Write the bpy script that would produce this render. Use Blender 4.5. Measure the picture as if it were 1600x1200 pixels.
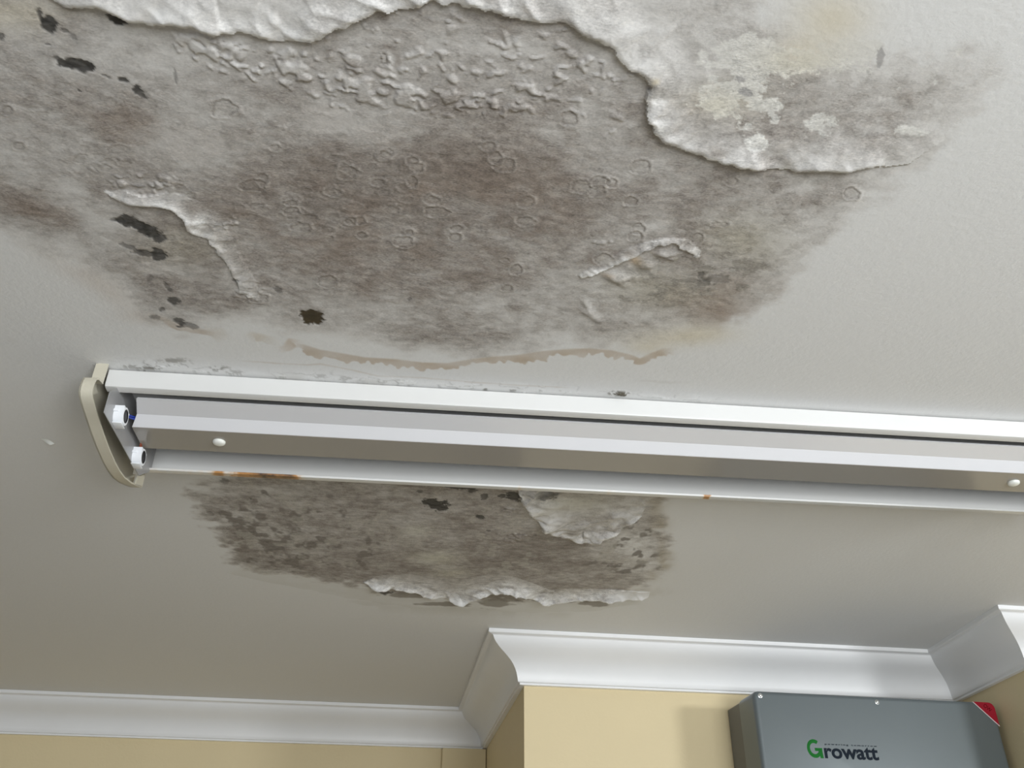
import bpy, bmesh, math
import numpy as np
from mathutils import Vector, Matrix

scene = bpy.context.scene
COL = scene.collection
for o in list(bpy.data.objects):
    bpy.data.objects.remove(o)

# ------------------------------------------------------------------ camera
CZ, ZC = 1.80, 2.45                       # eye height, ceiling height
FPX = 1400.54                             # focal length in pixels of a 1600 px wide frame
YAW, PIT, ROL = 0.11397, 0.56157, 0.00328
cy_, sy_, cp_, sp_ = math.cos(YAW), math.sin(YAW), math.cos(PIT), math.sin(PIT)
fw = np.array([sy_ * cp_, cy_ * cp_, sp_])
r0 = np.array([cy_, -sy_, 0.0])
u0 = np.cross(r0, fw)
rt = math.cos(ROL) * r0 + math.sin(ROL) * u0
up = -math.sin(ROL) * r0 + math.cos(ROL) * u0
cam_d = bpy.data.cameras.new('camera')
cam_d.sensor_fit = 'HORIZONTAL'
cam_d.sensor_width = 36.0
cam_d.lens = FPX * 36.0 / 1600.0
cam_d.clip_start = 0.02
cam = bpy.data.objects.new('camera', cam_d)
COL.objects.link(cam)
cam.matrix_world = Matrix(((rt[0], up[0], -fw[0], 0), (rt[1], up[1], -fw[1], 0), (rt[2], up[2], -fw[2], CZ), (0, 0, 0, 1)))
scene.camera = cam

# ------------------------------------------------------------------ light
w = bpy.data.worlds.new('sky')
scene.world = w
w.use_nodes = True
w.node_tree.nodes['Background'].inputs[0].default_value = (0.80, 0.90, 1.0, 1)
w.node_tree.nodes['Background'].inputs[1].default_value = 1.0


def area(name, loc, target, sx, sy, power, colr):
    l = bpy.data.lights.new(name, 'AREA')
    l.shape = 'RECTANGLE'
    l.size, l.size_y, l.energy, l.color = sx, sy, power, colr
    o = bpy.data.objects.new(name, l)
    COL.objects.link(o)
    o.location = loc
    o.rotation_euler = (Vector(target) - Vector(loc)).to_track_quat('-Z', 'Y').to_euler()
    return o


# daylight through the rear window (a wide pane and a narrow bright one) and through the window on the right, plus an added fill
area('fill_rear_left_pane', (-0.12, -1.27, 1.54), (0.2, 1.2, 2.2), 0.80, 0.90, 13.0, (0.96, 0.985, 1.0))  # fill added at the rear window to lift the left ceiling
area('daylight_rear_middle_pane', (0.90, -1.27, 1.54), (0.5, 1.2, 2.2), 0.70, 0.90, 30.0, (0.96, 0.985, 1.0))
area('daylight_rear_narrow_pane', (1.48, -1.27, 1.88), (0.9, 1.2, 2.25), 0.30, 0.24, 8.0, (0.96, 0.985, 1.0))
area('daylight_side_window', (2.96, -0.86, 2.27), (0.7, 2.2, 2.2), 0.56, 0.26, 42.0, (0.95, 0.98, 1.0))

vs = scene.view_settings
vs.view_transform = 'Standard'
vs.look = 'None'
vs.gamma = 1.0
vs.use_curve_mapping = False
vs.exposure = 0.0
scene.display_settings.display_device = 'sRGB'


# ------------------------------------------------------------------ materials
def nn(nt, typ, **kw):
    n = nt.nodes.new(typ)
    for k, v in kw.items():
        if k in n.inputs.keys():
            n.inputs[k].default_value = v
        else:
            setattr(n, k, v)
    return n


def mat(name, rgb, rough=0.5, metal=0.0, bump=0.0, bscale=200.0, var=0.0, vscale=8.0, spec=0.5, coat=0.0, stretch=(1, 1, 1)):
    m = bpy.data.materials.new(name)
    m.use_nodes = True
    nt = m.node_tree
    b = nt.nodes['Principled BSDF']
    b.inputs['Base Color'].default_value = (*rgb, 1)
    b.inputs['Roughness'].default_value = rough
    b.inputs['Metallic'].default_value = metal
    b.inputs['Specular IOR Level'].default_value = spec
    b.inputs['Coat Weight'].default_value = coat
    tc = nt.nodes.new('ShaderNodeTexCoord')
    mp = nt.nodes.new('ShaderNodeMapping')
    mp.inputs['Scale'].default_value = stretch
    nt.links.new(tc.outputs['Object'], mp.inputs['Vector'])
    if var > 0:
        n = nn(nt, 'ShaderNodeTexNoise', Scale=vscale, Detail=5.0)
        nt.links.new(mp.outputs[0], n.inputs['Vector'])
        r = nn(nt, 'ShaderNodeMapRange')
        r.inputs['From Min'].default_value, r.inputs['From Max'].default_value = 0.3, 0.7
        r.inputs['To Min'].default_value, r.inputs['To Max'].default_value = 1.0 - var, 1.0 + var
        nt.links.new(n.outputs['Fac'], r.inputs['Value'])
        mx = nn(nt, 'ShaderNodeMix', data_type='RGBA', blend_type='MULTIPLY')
        mx.inputs['Factor'].default_value = 1.0
        mx.inputs[6].default_value = (*rgb, 1)
        nt.links.new(r.outputs[0], mx.inputs[7])
        nt.links.new(mx.outputs[2], b.inputs['Base Color'])
    if bump > 0:
        n = nn(nt, 'ShaderNodeTexNoise', Scale=bscale, Detail=3.0)
        nt.links.new(mp.outputs[0], n.inputs['Vector'])
        bp = nn(nt, 'ShaderNodeBump', Strength=bump, Distance=0.001)
        nt.links.new(n.outputs['Fac'], bp.inputs['Height'])
        nt.links.new(bp.outputs[0], b.inputs['Normal'])
    return m


M_WALL = mat('yellow_wall_paint', (0.75, 0.63, 0.39), 0.6, bump=0.35, bscale=140, var=0.02, vscale=3)
M_CORNICE = mat('white_cornice_paint', (0.88, 0.885, 0.885), 0.38, bump=0.03, bscale=40, var=0.015, vscale=6)
M_FLOOR = mat('grey_floor_tiles', (0.36, 0.35, 0.34), 0.5, var=0.06, vscale=2)
M_ROOMWALL = mat('grey_wall_paint', (0.24, 0.235, 0.23), 0.7, bump=0.2, bscale=140, var=0.02, vscale=2)
M_HOUSING = mat('white_powder_coat', (0.71, 0.71, 0.695), 0.32, bump=0.02, bscale=60, var=0.012, vscale=9)
M_REFL = mat('gloss_white_enamel', (0.78, 0.78, 0.795), 0.22, metal=0.15, var=0.01, vscale=5, spec=0.3)
M_COVER = mat('gloss_grey_cover_enamel', (0.335, 0.315, 0.285), 0.13, var=0.01, vscale=5, spec=0.45)
M_CREAM = mat('aged_cream_plastic', (0.60, 0.565, 0.46), 0.38, var=0.03, vscale=25)
M_PLATE = mat('grey_steel_plate', (0.36, 0.36, 0.365), 0.35, metal=0.2, var=0.05, vscale=30)
M_WHITEPL = mat('white_holder_plastic', (0.86, 0.88, 0.91), 0.3, var=0.01)
M_BLACK = mat('black_socket', (0.012, 0.012, 0.014), 0.4, var=0.05)
M_KNOB = mat('white_cover_screw', (0.84, 0.85, 0.80), 0.25, var=0.01)
M_BLUE = mat('blue_wire_insulation', (0.01, 0.035, 0.30), 0.4, var=0.05)
M_RED = mat('brown_red_wire_insulation', (0.22, 0.05, 0.02), 0.4, var=0.05)
M_INV = mat('grey_blue_metallic_paint', (0.145, 0.170, 0.178), 0.36, metal=0.2, bump=0.05, bscale=900, var=0.02, vscale=5)
M_INVB = mat('dark_grey_case', (0.15, 0.15, 0.14), 0.5, var=0.03, vscale=10)
M_SCREW = mat('zinc_screw', (0.70, 0.71, 0.70), 0.25, metal=0.9, var=0.03)
M_STICK = mat('red_sticker', (0.33, 0.004, 0.022), 0.35, var=0.02)
M_STICKW = mat('pale_sticker_edge', (0.70, 0.62, 0.62), 0.4, var=0.02)
M_GREEN = mat('green_print', (0.035, 0.30, 0.055), 0.75, spec=0.15, var=0.02)
M_INK = mat('black_blue_print', (0.012, 0.018, 0.028), 0.75, spec=0.15, var=0.02)
M_INKR = mat('dark_red_print', (0.09, 0.001, 0.004), 0.75, spec=0.15, var=0.02)
M_FRAME = mat('white_window_frame', (0.8, 0.8, 0.8), 0.4, var=0.01)


# ------------------------------------------------------------------ object helpers
def link_mesh(name, me, m, parent=None, smooth=None):
    if m is not None:
        me.materials.append(m)
    if smooth is not None:
        me.polygons.foreach_set('use_smooth', [True] * len(me.polygons))
        me.set_sharp_from_angle(angle=math.radians(smooth))
    o = bpy.data.objects.new(name, me)
    COL.objects.link(o)
    if parent is not None:
        o.parent = parent
    return o


def obj(name, bm, m, parent=None, smooth=None):
    bmesh.ops.recalc_face_normals(bm, faces=bm.faces)
    me = bpy.data.meshes.new(name)
    bm.to_mesh(me)
    bm.free()
    return link_mesh(name, me, m, parent, smooth)


def tag(o, label=None, cat=None, group=None, kind=None):
    if label: o['label'] = label
    if cat: o['category'] = cat
    if group: o['group'] = group
    if kind: o['kind'] = kind
    return o


def empty(name, loc, rot=(0, 0, 0)):
    o = bpy.data.objects.new(name, None)
    o.empty_display_size = 0.05
    COL.objects.link(o)
    o.location = loc
    o.rotation_euler = rot
    return o


def box(bm, lo, hi, bev=0.0, seg=2):
    r = bmesh.ops.create_cube(bm, size=1.0)
    vsx = r['verts']
    for v in vsx:
        v.co = Vector([lo[i] + (v.co[i] + 0.5) * (hi[i] - lo[i]) for i in range(3)])
    if bev > 0:
        es = list({e for v in vsx for e in v.link_edges})
        bmesh.ops.bevel(bm, geom=es, offset=bev, segments=seg, affect='EDGES', profile=0.5)


def prism_z(bm, poly, z0, z1):
    a = [bm.verts.new((x, y, z0)) for x, y in poly]
    b = [bm.verts.new((x, y, z1)) for x, y in poly]
    n = len(poly)
    bm.faces.new(a)
    bm.faces.new(b[::-1])
    for i in range(n):
        bm.faces.new((a[i], a[(i + 1) % n], b[(i + 1) % n], b[i]))


def prism_x(bm, poly, xs):
    """closed (y, z) outline swept along x through the stations xs"""
    rings = [[bm.verts.new((x, y, z)) for y, z in poly] for x in xs]
    n = len(poly)
    for A, B in zip(rings[:-1], rings[1:]):
        for i in range(n):
            bm.faces.new((A[i], A[(i + 1) % n], B[(i + 1) % n], B[i]))
    for R in (rings[0], rings[-1]):
        bm.faces.new(R)


def strip(pts, t):
    """outline of a bent sheet of thickness t along pts (offset to the left)"""
    P = np.array(pts, float)
    d = np.diff(P, axis=0)
    d /= np.linalg.norm(d, axis=1)[:, None]
    nrm = np.stack([-d[:, 1], d[:, 0]], 1)
    out = []
    for i in range(len(P)):
        if i == 0: m = nrm[0]
        elif i == len(P) - 1: m = nrm[-1]
        else:
            m = nrm[i - 1] + nrm[i]
            m = m / max(0.35, 1 + nrm[i - 1] @ nrm[i])
        out.append(P[i] + m * t)
    return [tuple(p) for p in P] + [tuple(p) for p in out[::-1]]


def tube(bm, pts, r, n=8):
    P = [Vector(p) for p in pts]
    rings = []
    for i, p in enumerate(P):
        d = (P[min(i + 1, len(P) - 1)] - P[max(i - 1, 0)]).normalized()
        a = d.orthogonal().normalized() if not rings else (prev - d * prev.dot(d)).normalized()
        prev = a
        b = d.cross(a)
        rings.append([bm.verts.new(p + (a * math.cos(2 * math.pi * k / n) + b * math.sin(2 * math.pi * k / n)) * r) for k in range(n)])
    for A, B in zip(rings[:-1], rings[1:]):
        for k in range(n):
            bm.faces.new((A[k], A[(k + 1) % n], B[(k + 1) % n], B[k]))
    bm.faces.new(rings[0]); bm.faces.new(rings[-1])


def lathe(bm, prof, origin, axis, n=24):
    """prof: (radius, height) pairs swept round axis from origin"""
    ax = Vector(axis).normalized()
    a = ax.orthogonal().normalized()
    b = ax.cross(a)
    o = Vector(origin)
    rings = []
    for r, h in prof:
        if r < 1e-7:
            rings.append([bm.verts.new(o + ax * h)])
        else:
            rings.append([bm.verts.new(o + ax * h + (a * math.cos(2 * math.pi * k / n) + b * math.sin(2 * math.pi * k / n)) * r) for k in range(n)])
    for A, B in zip(rings[:-1], rings[1:]):
        for k in range(n):
            if len(A) == 1 and len(B) == 1: continue
            if len(A) == 1: bm.faces.new((A[0], B[k], B[(k + 1) % n]))
            elif len(B) == 1: bm.faces.new((A[k], A[(k + 1) % n], B[0]))
            else: bm.faces.new((A[k], A[(k + 1) % n], B[(k + 1) % n], B[k]))
    for R in (rings[0], rings[-1]):
        if len(R) > 1: bm.faces.new(R)


# ------------------------------------------------------------------ room shell
OUT = np.array([(-2.4, 2.863), (.1727, 2.9687), (.1895, 2.1246), (1.3203, 2.1657), (1.2985, 1.8143), (3.0, 1.88)])   # outer edge of the cornice on the ceiling


def offset_path(P, d):
    nr = []
    for a, b in zip(P[:-1], P[1:]):
        t = (b - a) / np.hypot(*(b - a))
        nr.append(np.array([-t[1], t[0]]))
    out = []
    for i in range(len(P)):
        if i == 0: out.append(P[0] + nr[0] * d)
        elif i == len(P) - 1: out.append(P[-1] + nr[-1] * d)
        else:
            m = nr[i - 1] + nr[i]
            out.append(P[i] + m / (1 + nr[i - 1] @ nr[i]) * d)
    return np.array(out)


PJ, DR = 0.0994, 0.1085                   # cornice projection and drop
WL = offset_path(OUT, PJ)                 # wall line
BACK = 3.35
RX0, RX1, RY0 = -2.4, 3.0, -1.25


def wall(name, poly, m=M_WALL, z0=0.0, z1=ZC + 0.1):
    bm = bmesh.new()
    prism_z(bm, poly, z0, z1)
    return tag(obj(name, bm, m), kind='structure')


wall('wall_far', [tuple(WL[0]), tuple(WL[1]), (WL[1][0], BACK), (WL[0][0], BACK)])
wall('wall_pier', [tuple(WL[1]), tuple(WL[2]), tuple(WL[3]), (WL[3][0], BACK), (WL[1][0], BACK)])
wall('wall_right_pier', [tuple(WL[3]), tuple(WL[4]), tuple(WL[5]), (WL[5][0], BACK), (WL[3][0], BACK)])
wall('wall_left', [(RX0 - .1, RY0 - .1), (RX0, RY0 - .1), (RX0, BACK), (RX0 - .1, BACK)], M_ROOMWALL)


def pierced(name, axis, p0, p1, a0, a1, h0, h1, lo, hi):
    """wall slab with one opening; axis 'x': runs along x at y in (p0,p1); axis 'y': runs along y at x in (p0,p1)"""
    bm = bmesh.new()
    for (s0, s1, z0, z1) in ((lo, a0, 0, ZC + .1), (a1, hi, 0, ZC + .1), (a0, a1, 0, h0), (a0, a1, h1, ZC + .1)):
        if axis == 'x': box(bm, (s0, p0, z0), (s1, p1, z1))
        else: box(bm, (p0, s0, z0), (p1, s1, z1))
    return tag(obj(name, bm, M_ROOMWALL), kind='structure')


pierced('wall_rear', 'x', RY0 - .1, RY0, -0.64, 1.66, 1.06, 2.04, RX0, RX1 + .1)
pierced('wall_right', 'y', RX1, RX1 + .1, -1.16, -0.56, 2.12, 2.42, RY0, BACK)


def window(name, axis, p, a0, a1, h0, h1, mull):
    bm = bmesh.new()
    t, d = 0.03, 0.04

    def b(s0, s1, z0, z1):
        if axis == 'x': box(bm, (s0, p, z0), (s1, p + d, z1), 0.003)
        else: box(bm, (p, s0, z0), (p + d, s1, z1), 0.003)
    b(a0, a1, h0, h0 + t); b(a0, a1, h1 - t, h1); b(a0, a0 + t, h0 + t, h1 - t); b(a1 - t, a1, h0 + t, h1 - t)
    for q in mull:
        b(q - t / 2, q + t / 2, h0 + t, h1 - t)
    return tag(obj(name, bm, M_FRAME), kind='structure')


window('window_1', 'x', RY0 - .09, -0.64, 1.66, 1.06, 2.04, (0.36, 1.285))
window('window_2', 'y', RX1 + .05, -1.16, -0.56, 2.12, 2.42, ())
bm = bmesh.new()
box(bm, (RX0 - .1, RY0 - .1, -0.1), (RX1 + .1, BACK, 0))
tag(obj('floor', bm, M_FLOOR), kind='structure')

# cornice: five mitred runs
PROF = [(.0994, 0), (.0994, .0085), (.0975, .0098), (.0905, .0106), (.0880, .0125), (.0862, .0165), (.0835, .0215), (.079, .0270), (.073, .0325), (.065, .0385),
        (.056, .0440), (.047, .0500), (.0385, .0565), (.031, .0645), (.0255, .0730), (.0215, .0820), (.019, .0920), (.0178, .1010), (.0165, .1030), (.0120, .1040), (.0120, .1085), (0, .1085)]
paths = [offset_path(OUT, PJ - u) for u, _ in PROF]
for i in range(5):
    bm = bmesh.new()
    R = []
    for e in (i, i + 1):
        R.append([bm.verts.new((paths[k][e][0], paths[k][e][1], ZC - PROF[k][1])) for k in range(len(PROF))] + [bm.verts.new((paths[-1][e][0], paths[-1][e][1], ZC))])
    n = len(R[0])
    for k in range(n):
        bm.faces.new((R[0][k], R[0][(k + 1) % n], R[1][(k + 1) % n], R[1][k]))
    bm.faces.new(R[0]); bm.faces.new(R[1])
    tag(obj('trim_%d' % (i + 1), bm, M_CORNICE, smooth=28), kind='structure')

# shallow boxing panel in the recess corner under the cornice
bm = bmesh.new()
box(bm, (0.1295, WL[1][1] - 0.030, 0.0), (WL[1][0] - 0.0015, WL[1][1] - 0.007, ZC - DR - 0.0025), 0.0015)
tag(obj('boxing_panel', bm, M_WALL), 'yellow painted boxing panel in the wall recess corner under the white cornice', 'panel')

# ------------------------------------------------------------------ numeric helpers for the ceiling


def cw(u, v):
    """point of the ceiling plane traced at photo position (u, v), in metres"""
    u = np.asarray(u, float); v = np.asarray(v, float)
    a, b = (u - 800) / FPX, (600 - v) / FPX
    d = [rt[i] * a + up[i] * b + fw[i] for i in range(3)]
    t = (ZC - CZ) / d[2]
    return d[0] * t, d[1] * t


def cwp(pts):
    p = np.array(pts, float)
    x, y = cw(p[:, 0], p[:, 1])
    return np.stack([x, y], 1)


def hsh(ix, iy, seed):
    n = (ix.astype(np.int64) * 374761393 + iy.astype(np.int64) * 668265263 + seed * 974711) & 0xffffffff
    n = ((n ^ (n >> 13)) * 1274126177) & 0xffffffff
    n = n ^ (n >> 16)
    return (n & 0xffff) / 32767.5 - 1.0


def vn(x, y, seed):
    ix, iy = np.floor(x), np.floor(y)
    fx, fy = x - ix, y - iy
    fx = fx * fx * fx * (fx * (fx * 6 - 15) + 10); fy = fy * fy * fy * (fy * (fy * 6 - 15) + 10)
    ix = ix.astype(np.int64); iy = iy.astype(np.int64)
    a = hsh(ix, iy, seed); b = hsh(ix + 1, iy, seed); c = hsh(ix, iy + 1, seed); d = hsh(ix + 1, iy + 1, seed)
    return (a * (1 - fx) + b * fx) * (1 - fy) + (c * (1 - fx) + d * fx) * fy


def fbm(x, y, sc, oc, seed, sx=1.0, sy=1.0, gain=0.5):
    r = np.zeros_like(x); a = 1.0; s = 0.0
    for k in range(oc):
        r += a * vn(x * sc * sx + 17.3 * k, y * sc * sy - 9.1 * k, seed + 31 * k)
        s += a; a *= gain; sc *= 2.03
    return r / s * 1.35


def sstep(a, b, x):
    t = np.clip((x - a) / (b - a), 0, 1)
    return t * t * (3 - 2 * t)


# fine grid over the stained field, coarse out to the walls
def axis(parts):
    out = []
    for a, b, s in parts:
        n = max(1, int(round((b - a) / s)))
        out += list(a + (b - a) * np.arange(n) / n)
    out.append(parts[-1][1])
    return np.array(out)


GX = axis([(-2.4, -0.66, 0.05), (-0.66, 0.92, 0.0015), (0.92, 3.0, 0.05)])
GY = axis([(-1.25, 0.36, 0.05), (0.36, 1.045, 0.0016), (1.045, 1.25, 0.008), (1.25, 2.0, 0.0027), (2.0, 3.3, 0.05)])
X, Y = np.meshgrid(GX, GY)
NY, NX = X.shape
Hh = np.zeros_like(X)                      # how far the surface hangs below the ceiling plane
COLR = np.zeros((NY, NX, 3))
FID = np.zeros((NY, NX), np.int8)          # which loose flap a vertex belongs to


def sub(x0, x1, y0, y1):
    return (slice(np.searchsorted(GY, y0), np.searchsorted(GY, y1)), slice(np.searchsorted(GX, x0), np.searchsorted(GX, x1)))


def polydist(P, pad, closed=False, inside_of=None):
    """distance to polyline P, signed side, run length along it, on the sub-grid round it"""
    Q = np.vstack([P, P[:1]]) if closed else P
    lo, hi = Q.min(0) - pad, Q.max(0) + pad
    s = sub(lo[0], hi[0], lo[1], hi[1])
    x, y = X[s], Y[s]
    best = np.full(x.shape, 1e9); side = np.zeros(x.shape); run = np.zeros(x.shape); L = 0.0
    for a, b in zip(Q[:-1], Q[1:]):
        d = b - a; l = np.hypot(*d)
        if l < 1e-9: continue
        t = np.clip(((x - a[0]) * d[0] + (y - a[1]) * d[1]) / (l * l), 0, 1)
        dx, dy = x - a[0] - t * d[0], y - a[1] - t * d[1]
        q = dx * dx + dy * dy
        m = q < best
        best[m] = q[m]; run[m] = (L + t * l)[m]
        side[m] = np.sign(d[0] * (y - a[1]) - d[1] * (x - a[0]))[m]
        L += l
    return s, np.sqrt(best), side, run, L


def inside(P, s):
    x, y = X[s], Y[s]
    c = np.zeros(x.shape, bool)
    n = len(P); j = n - 1
    for i in range(n):
        (xi, yi), (xj, yj) = P[i], P[j]
        if yi != yj:
            c ^= ((yi > y) != (yj > y)) & (x < (xj - xi) * (y - yi) / (yj - yi) + xi)
        j = i
    return c


def gauss(u, v, ru, rv, rot=0.0, k=3.0):
    """soft ellipse traced at photo position; returns slice and q = normalised radius"""
    c = np.array(cw(u, v)).ravel()
    ca, sa = math.cos(math.radians(rot)), math.sin(math.radians(rot))
    a = np.array(cw(u + ru * ca, v + ru * sa)).ravel() - c
    b = np.array(cw(u - rv * sa, v + rv * ca)).ravel() - c
    Mi = np.linalg.inv(np.stack([a, b], 1))
    ex = k * (abs(a) + abs(b))
    s = sub(c[0] - ex[0], c[0] + ex[0], c[1] - ex[1], c[1] + ex[1])
    dx, dy = X[s] - c[0], Y[s] - c[1]
    q0 = Mi[0, 0] * dx + Mi[0, 1] * dy; q1 = Mi[1, 0] * dx + Mi[1, 1] * dy
    return s, np.sqrt(q0 * q0 + q1 * q1), np.arctan2(q1, q0)


def paint(s, m, rgb):
    m = np.clip(m, 0, 1)[..., None]
    COLR[s] = COLR[s] * (1 - m) + np.array(rgb) * m


FINE = sub(-0.66, 0.92, 0.36, 2.0)
xf, yf = X[FINE], Y[FINE]
# a few shared noise fields
N1 = fbm(xf, yf, 14, 5, 11)                # broad mottling
N2 = fbm(xf, yf, 55, 4, 23, 0.7, 1.0)      # blotches
N3 = fbm(xf, yf, 150, 3, 37, 0.6, 1.0, .7)    # grain
N4 = fbm(xf, yf, 30, 4, 51)
CLEAN = np.array((0.772, 0.772, 0.760))
COLR[:] = CLEAN


def field(s):
    """matching part of the FINE noise fields for slice s"""
    return (slice(max(0, s[0].start - FINE[0].start), max(0, s[0].stop - FINE[0].start)), slice(max(0, s[1].start - FINE[1].start), max(0, s[1].stop - FINE[1].start)))


def clip(s):
    return (slice(max(s[0].start, FINE[0].start), min(s[0].stop, FINE[0].stop)), slice(max(s[1].start, FINE[1].start), min(s[1].stop, FINE[1].stop)))


# ---------- damp stains: amount of staining over the fine field
AMT = np.zeros_like(xf)


def add_amt(A, items):
    for it in items:
        u, v, ru, rv, val = it[:5]
        s, q, _ = gauss(u, v, ru, rv, it[5] if len(it) > 5 else 0, 2.6)
        # both slices refer to the full grid: cut to the fine part
        ys, xs = s
        y0, y1 = max(ys.start, FINE[0].start), min(ys.stop, FINE[0].stop)
        x0, x1 = max(xs.start, FINE[1].start), min(xs.stop, FINE[1].stop)
        if y0 >= y1 or x0 >= x1: continue
        qq = q[y0 - ys.start:y1 - ys.start, x0 - xs.start:x1 - xs.start]
        A[y0 - FINE[0].start:y1 - FINE[0].start, x0 - FINE[1].start:x1 - FINE[1].start] += val * np.exp(-qq * qq)


def stain_mask(poly, soft, rough):
    P = cwp(poly)
    s, d, _, _, _ = polydist(P, 0.12, True)
    ins = inside(P, s)
    sd = np.where(ins, d, -d)
    full = np.full(X.shape, -1.0)
    full[s] = sd
    fs = full[FINE]
    return sstep(-soft, soft, fs + rough * (0.6 * N4 + 0.55 * N2)), fs


UP = [(-120, 330), (0, 368), (60, 388), (120, 410), (165, 440), (195, 478), (235, 505), (290, 520), (330, 512), (370, 500), (430, 512), (490, 520), (560, 530), (620, 548), (690, 556), (760, 562), (820, 550),
      (870, 535), (930, 540), (1000, 550), (1060, 540), (1110, 528), (1150, 505), (1205, 470), (1245, 425), (1290, 375), (1345, 325), (1390, 285), (1450, 248), (1500, 205), (1545, 162), (1553, 115), (1510, 78), (1430, 62),
      (1350, 45), (1280, 22), (1230, -10), (1150, -60), (600, -120), (-200, -120)]
LO = [(318, 752), (300, 775), (325, 800), (335, 830), (352, 850), (368, 880), (400, 893), (460, 898), (520, 908), (570, 920), (640, 928), (700, 932), (760, 938), (840, 938), (900, 934), (960, 930), (1000, 915), (1030, 890), (1040, 850), (1035, 810), (1028, 770), (1000, 740), (600, 720)]
mU, sdU = stain_mask(UP, 0.014, 0.020)
mL, sdL = stain_mask(LO, 0.020, 0.030)

N5 = fbm(xf, yf, 34, 5, 63, .8, 1.0, .62)
N7 = fbm(xf, yf, 70, 4, 64, .75, 1.0, .62)
A = 0.45 + 0.10 * N1 + 0.12 * N2 + 0.06 * N3 + 0.07 * sstep(-.06, .06, N5) + 0.05 * sstep(.10, .18, N7) - .05
add_amt(A, [
    (560, 280, 170, 75, .26), (820, 330, 140, 70, .20), (690, 320, 90, 60, .10), (430, 330, 150, 50, .17), (620, 420, 240, 50, .20), (780, 250, 90, 40, .10), (60, 330, 70, 30, .18, 25), (200, 190, 60, 30, .10),
    (60, 160, 110, 90, .05), (600, 78, 340, 50, -.13), (1200, 335, 80, 40, -.10), (200, 80, 170, 60, -.13), (60, 230, 80, 40, -.06), (900, 90, 90, 40, -.05), (1120, 320, 130, 50, .10), (1110, 430, 110, 45, .13), (950, 330, 70, 50, .04), (240, 380, 80, 40, .10), (230, 445, 70, 30, .13), (300, 480, 60, 22, .12),
    (760, 535, 60, 18, .22), (660, 520, 70, 20, .08), (470, 470, 60, 25, .02), (360, 480, 60, 22, .06),
    (300, 225, 62, 34, -.24), (270, 215, 30, 22, -.05), (510, 185, 45, 28, -.20), (595, 205, 42, 24, -.16), (950, 215, 45, 22, -.10), (1030, 348, 26, 13, -.16), (880, 430, 110, 30, -.10), (950, 475, 70, 35, -.17),
    (100, 300, 110, 22, -.20, 32), (165, 362, 55, 20, -.20, 30), (245, 418, 34, 11, -.30), (640, 470, 120, 26, -.06), (560, 500, 80, 22, -.12), (790, 490, 60, 22, -.10), (350, 505, 60, 18, -.18), (860, 520, 60, 20, -.16),
    (1080, 500, 55, 22, -.22), (1060, 520, 40, 14, -.14), (1150, 450, 50, 22, -.08), (1215, 370, 60, 26, -.14), (1000, 520, 40, 20, -.10),
    (1050, 60, 140, 60, -.14), (1000, 50, 60, 60, -.12), (300, 10, 220, 26, -.20), (1200, 20, 60, 40, -.22), (1370, 40, 120, 40, -.34), (1300, 40, 60, 50, -.24), (1400, 170, 130, 70, -.10), (1260, 215, 140, 35, .02), (1470, 120, 70, 60, -.14),
    (1290, 100, 60, 25, -.12), (1500, 100, 40, 40, -.08), (20, 30, 60, 40, -.06)])
# pale wet rim along the lower side of the upper stain
A *= 0.35 + 0.65 * sstep(0.0, 0.05, sdU + 0.02 * N4)
AMT = np.clip(A, 0, 1) * mU
AL = 0.53 + 0.08 * N1 + 0.15 * N2 + 0.08 * N3 + 0.07 * sstep(.0, .1, N7)
add_amt(AL, [(780, 860, 160, 40, .14), (540, 800, 70, 26, .05), (430, 820, 90, 36, -.08), (860, 870, 120, 30, .10), (520, 885, 120, 16, .10), (360, 780, 34, 10, .10), (372, 842, 22, 16, .24, 45), (395, 884, 26, 9, .10), (330, 770, 30, 12, -.25), (390, 800, 34, 10, -.20), (400, 765, 50, 9, -.24),
             (650, 830, 28, 12, -.26), (705, 843, 26, 9, -.22), (680, 872, 40, 11, -.28), (705, 895, 26, 7, -.24), (590, 772, 16, 8, -.18), (980, 850, 50, 26, -.42), (1010, 880, 34, 22, -.32), (1000, 790, 30, 18, -.10), (900, 790, 90, 18, -.42),
             (870, 800, 40, 14, -.14), (930, 870, 30, 10, -.10), (900, 900, 50, 8, -.12), (690, 790, 60, 26, -.05), (560, 790, 60, 20, -.06), (460, 905, 40, 6, -.2)])
AMT = np.maximum(AMT, np.clip(AL, 0, 1) * mL)

# dried water lines: in places the stain breaks into hard-edged tones
gq = np.zeros_like(xf)
add_amt(gq, [(1180, 400, 170, 100, 1.0), (1300, 150, 220, 110, .75), (430, 830, 160, 60, .9), (980, 860, 80, 50, .9), (300, 450, 120, 70, .5), (760, 500, 260, 50, .6)])
lv = AMT * 6.5 + .75 * N7 + .4 * N5
qd = np.floor(lv); qd = (qd + sstep(.40, .60, lv - qd) + .5 - .5) / 6.5
AMT = np.clip(AMT + .85 * np.clip(gq, 0, 1) * (np.clip(qd, 0, 1) - AMT) * sstep(.03, .12, AMT), 0, 1)

STOPS = [(0.0, CLEAN), (0.16, (.670, .655, .632)), (0.34, (.535, .515, .490)), (0.58, (.375, .345, .318)), (0.80, (.265, .235, .210)), (1.0, (.19, .165, .148))]
fx = np.stack([np.interp(AMT, [s[0] for s in STOPS], [s[1][k] for s in STOPS]) for k in range(3)], -1)
COLR[FINE] = fx


def fpaint(m, rgb):
    m = np.clip(m, 0, 1)[..., None]
    COLR[FINE] = COLR[FINE] * (1 - m) + np.array(rgb) * m


def gsum(items):
    g = np.zeros_like(xf)
    add_amt(g, items)
    return g


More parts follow.
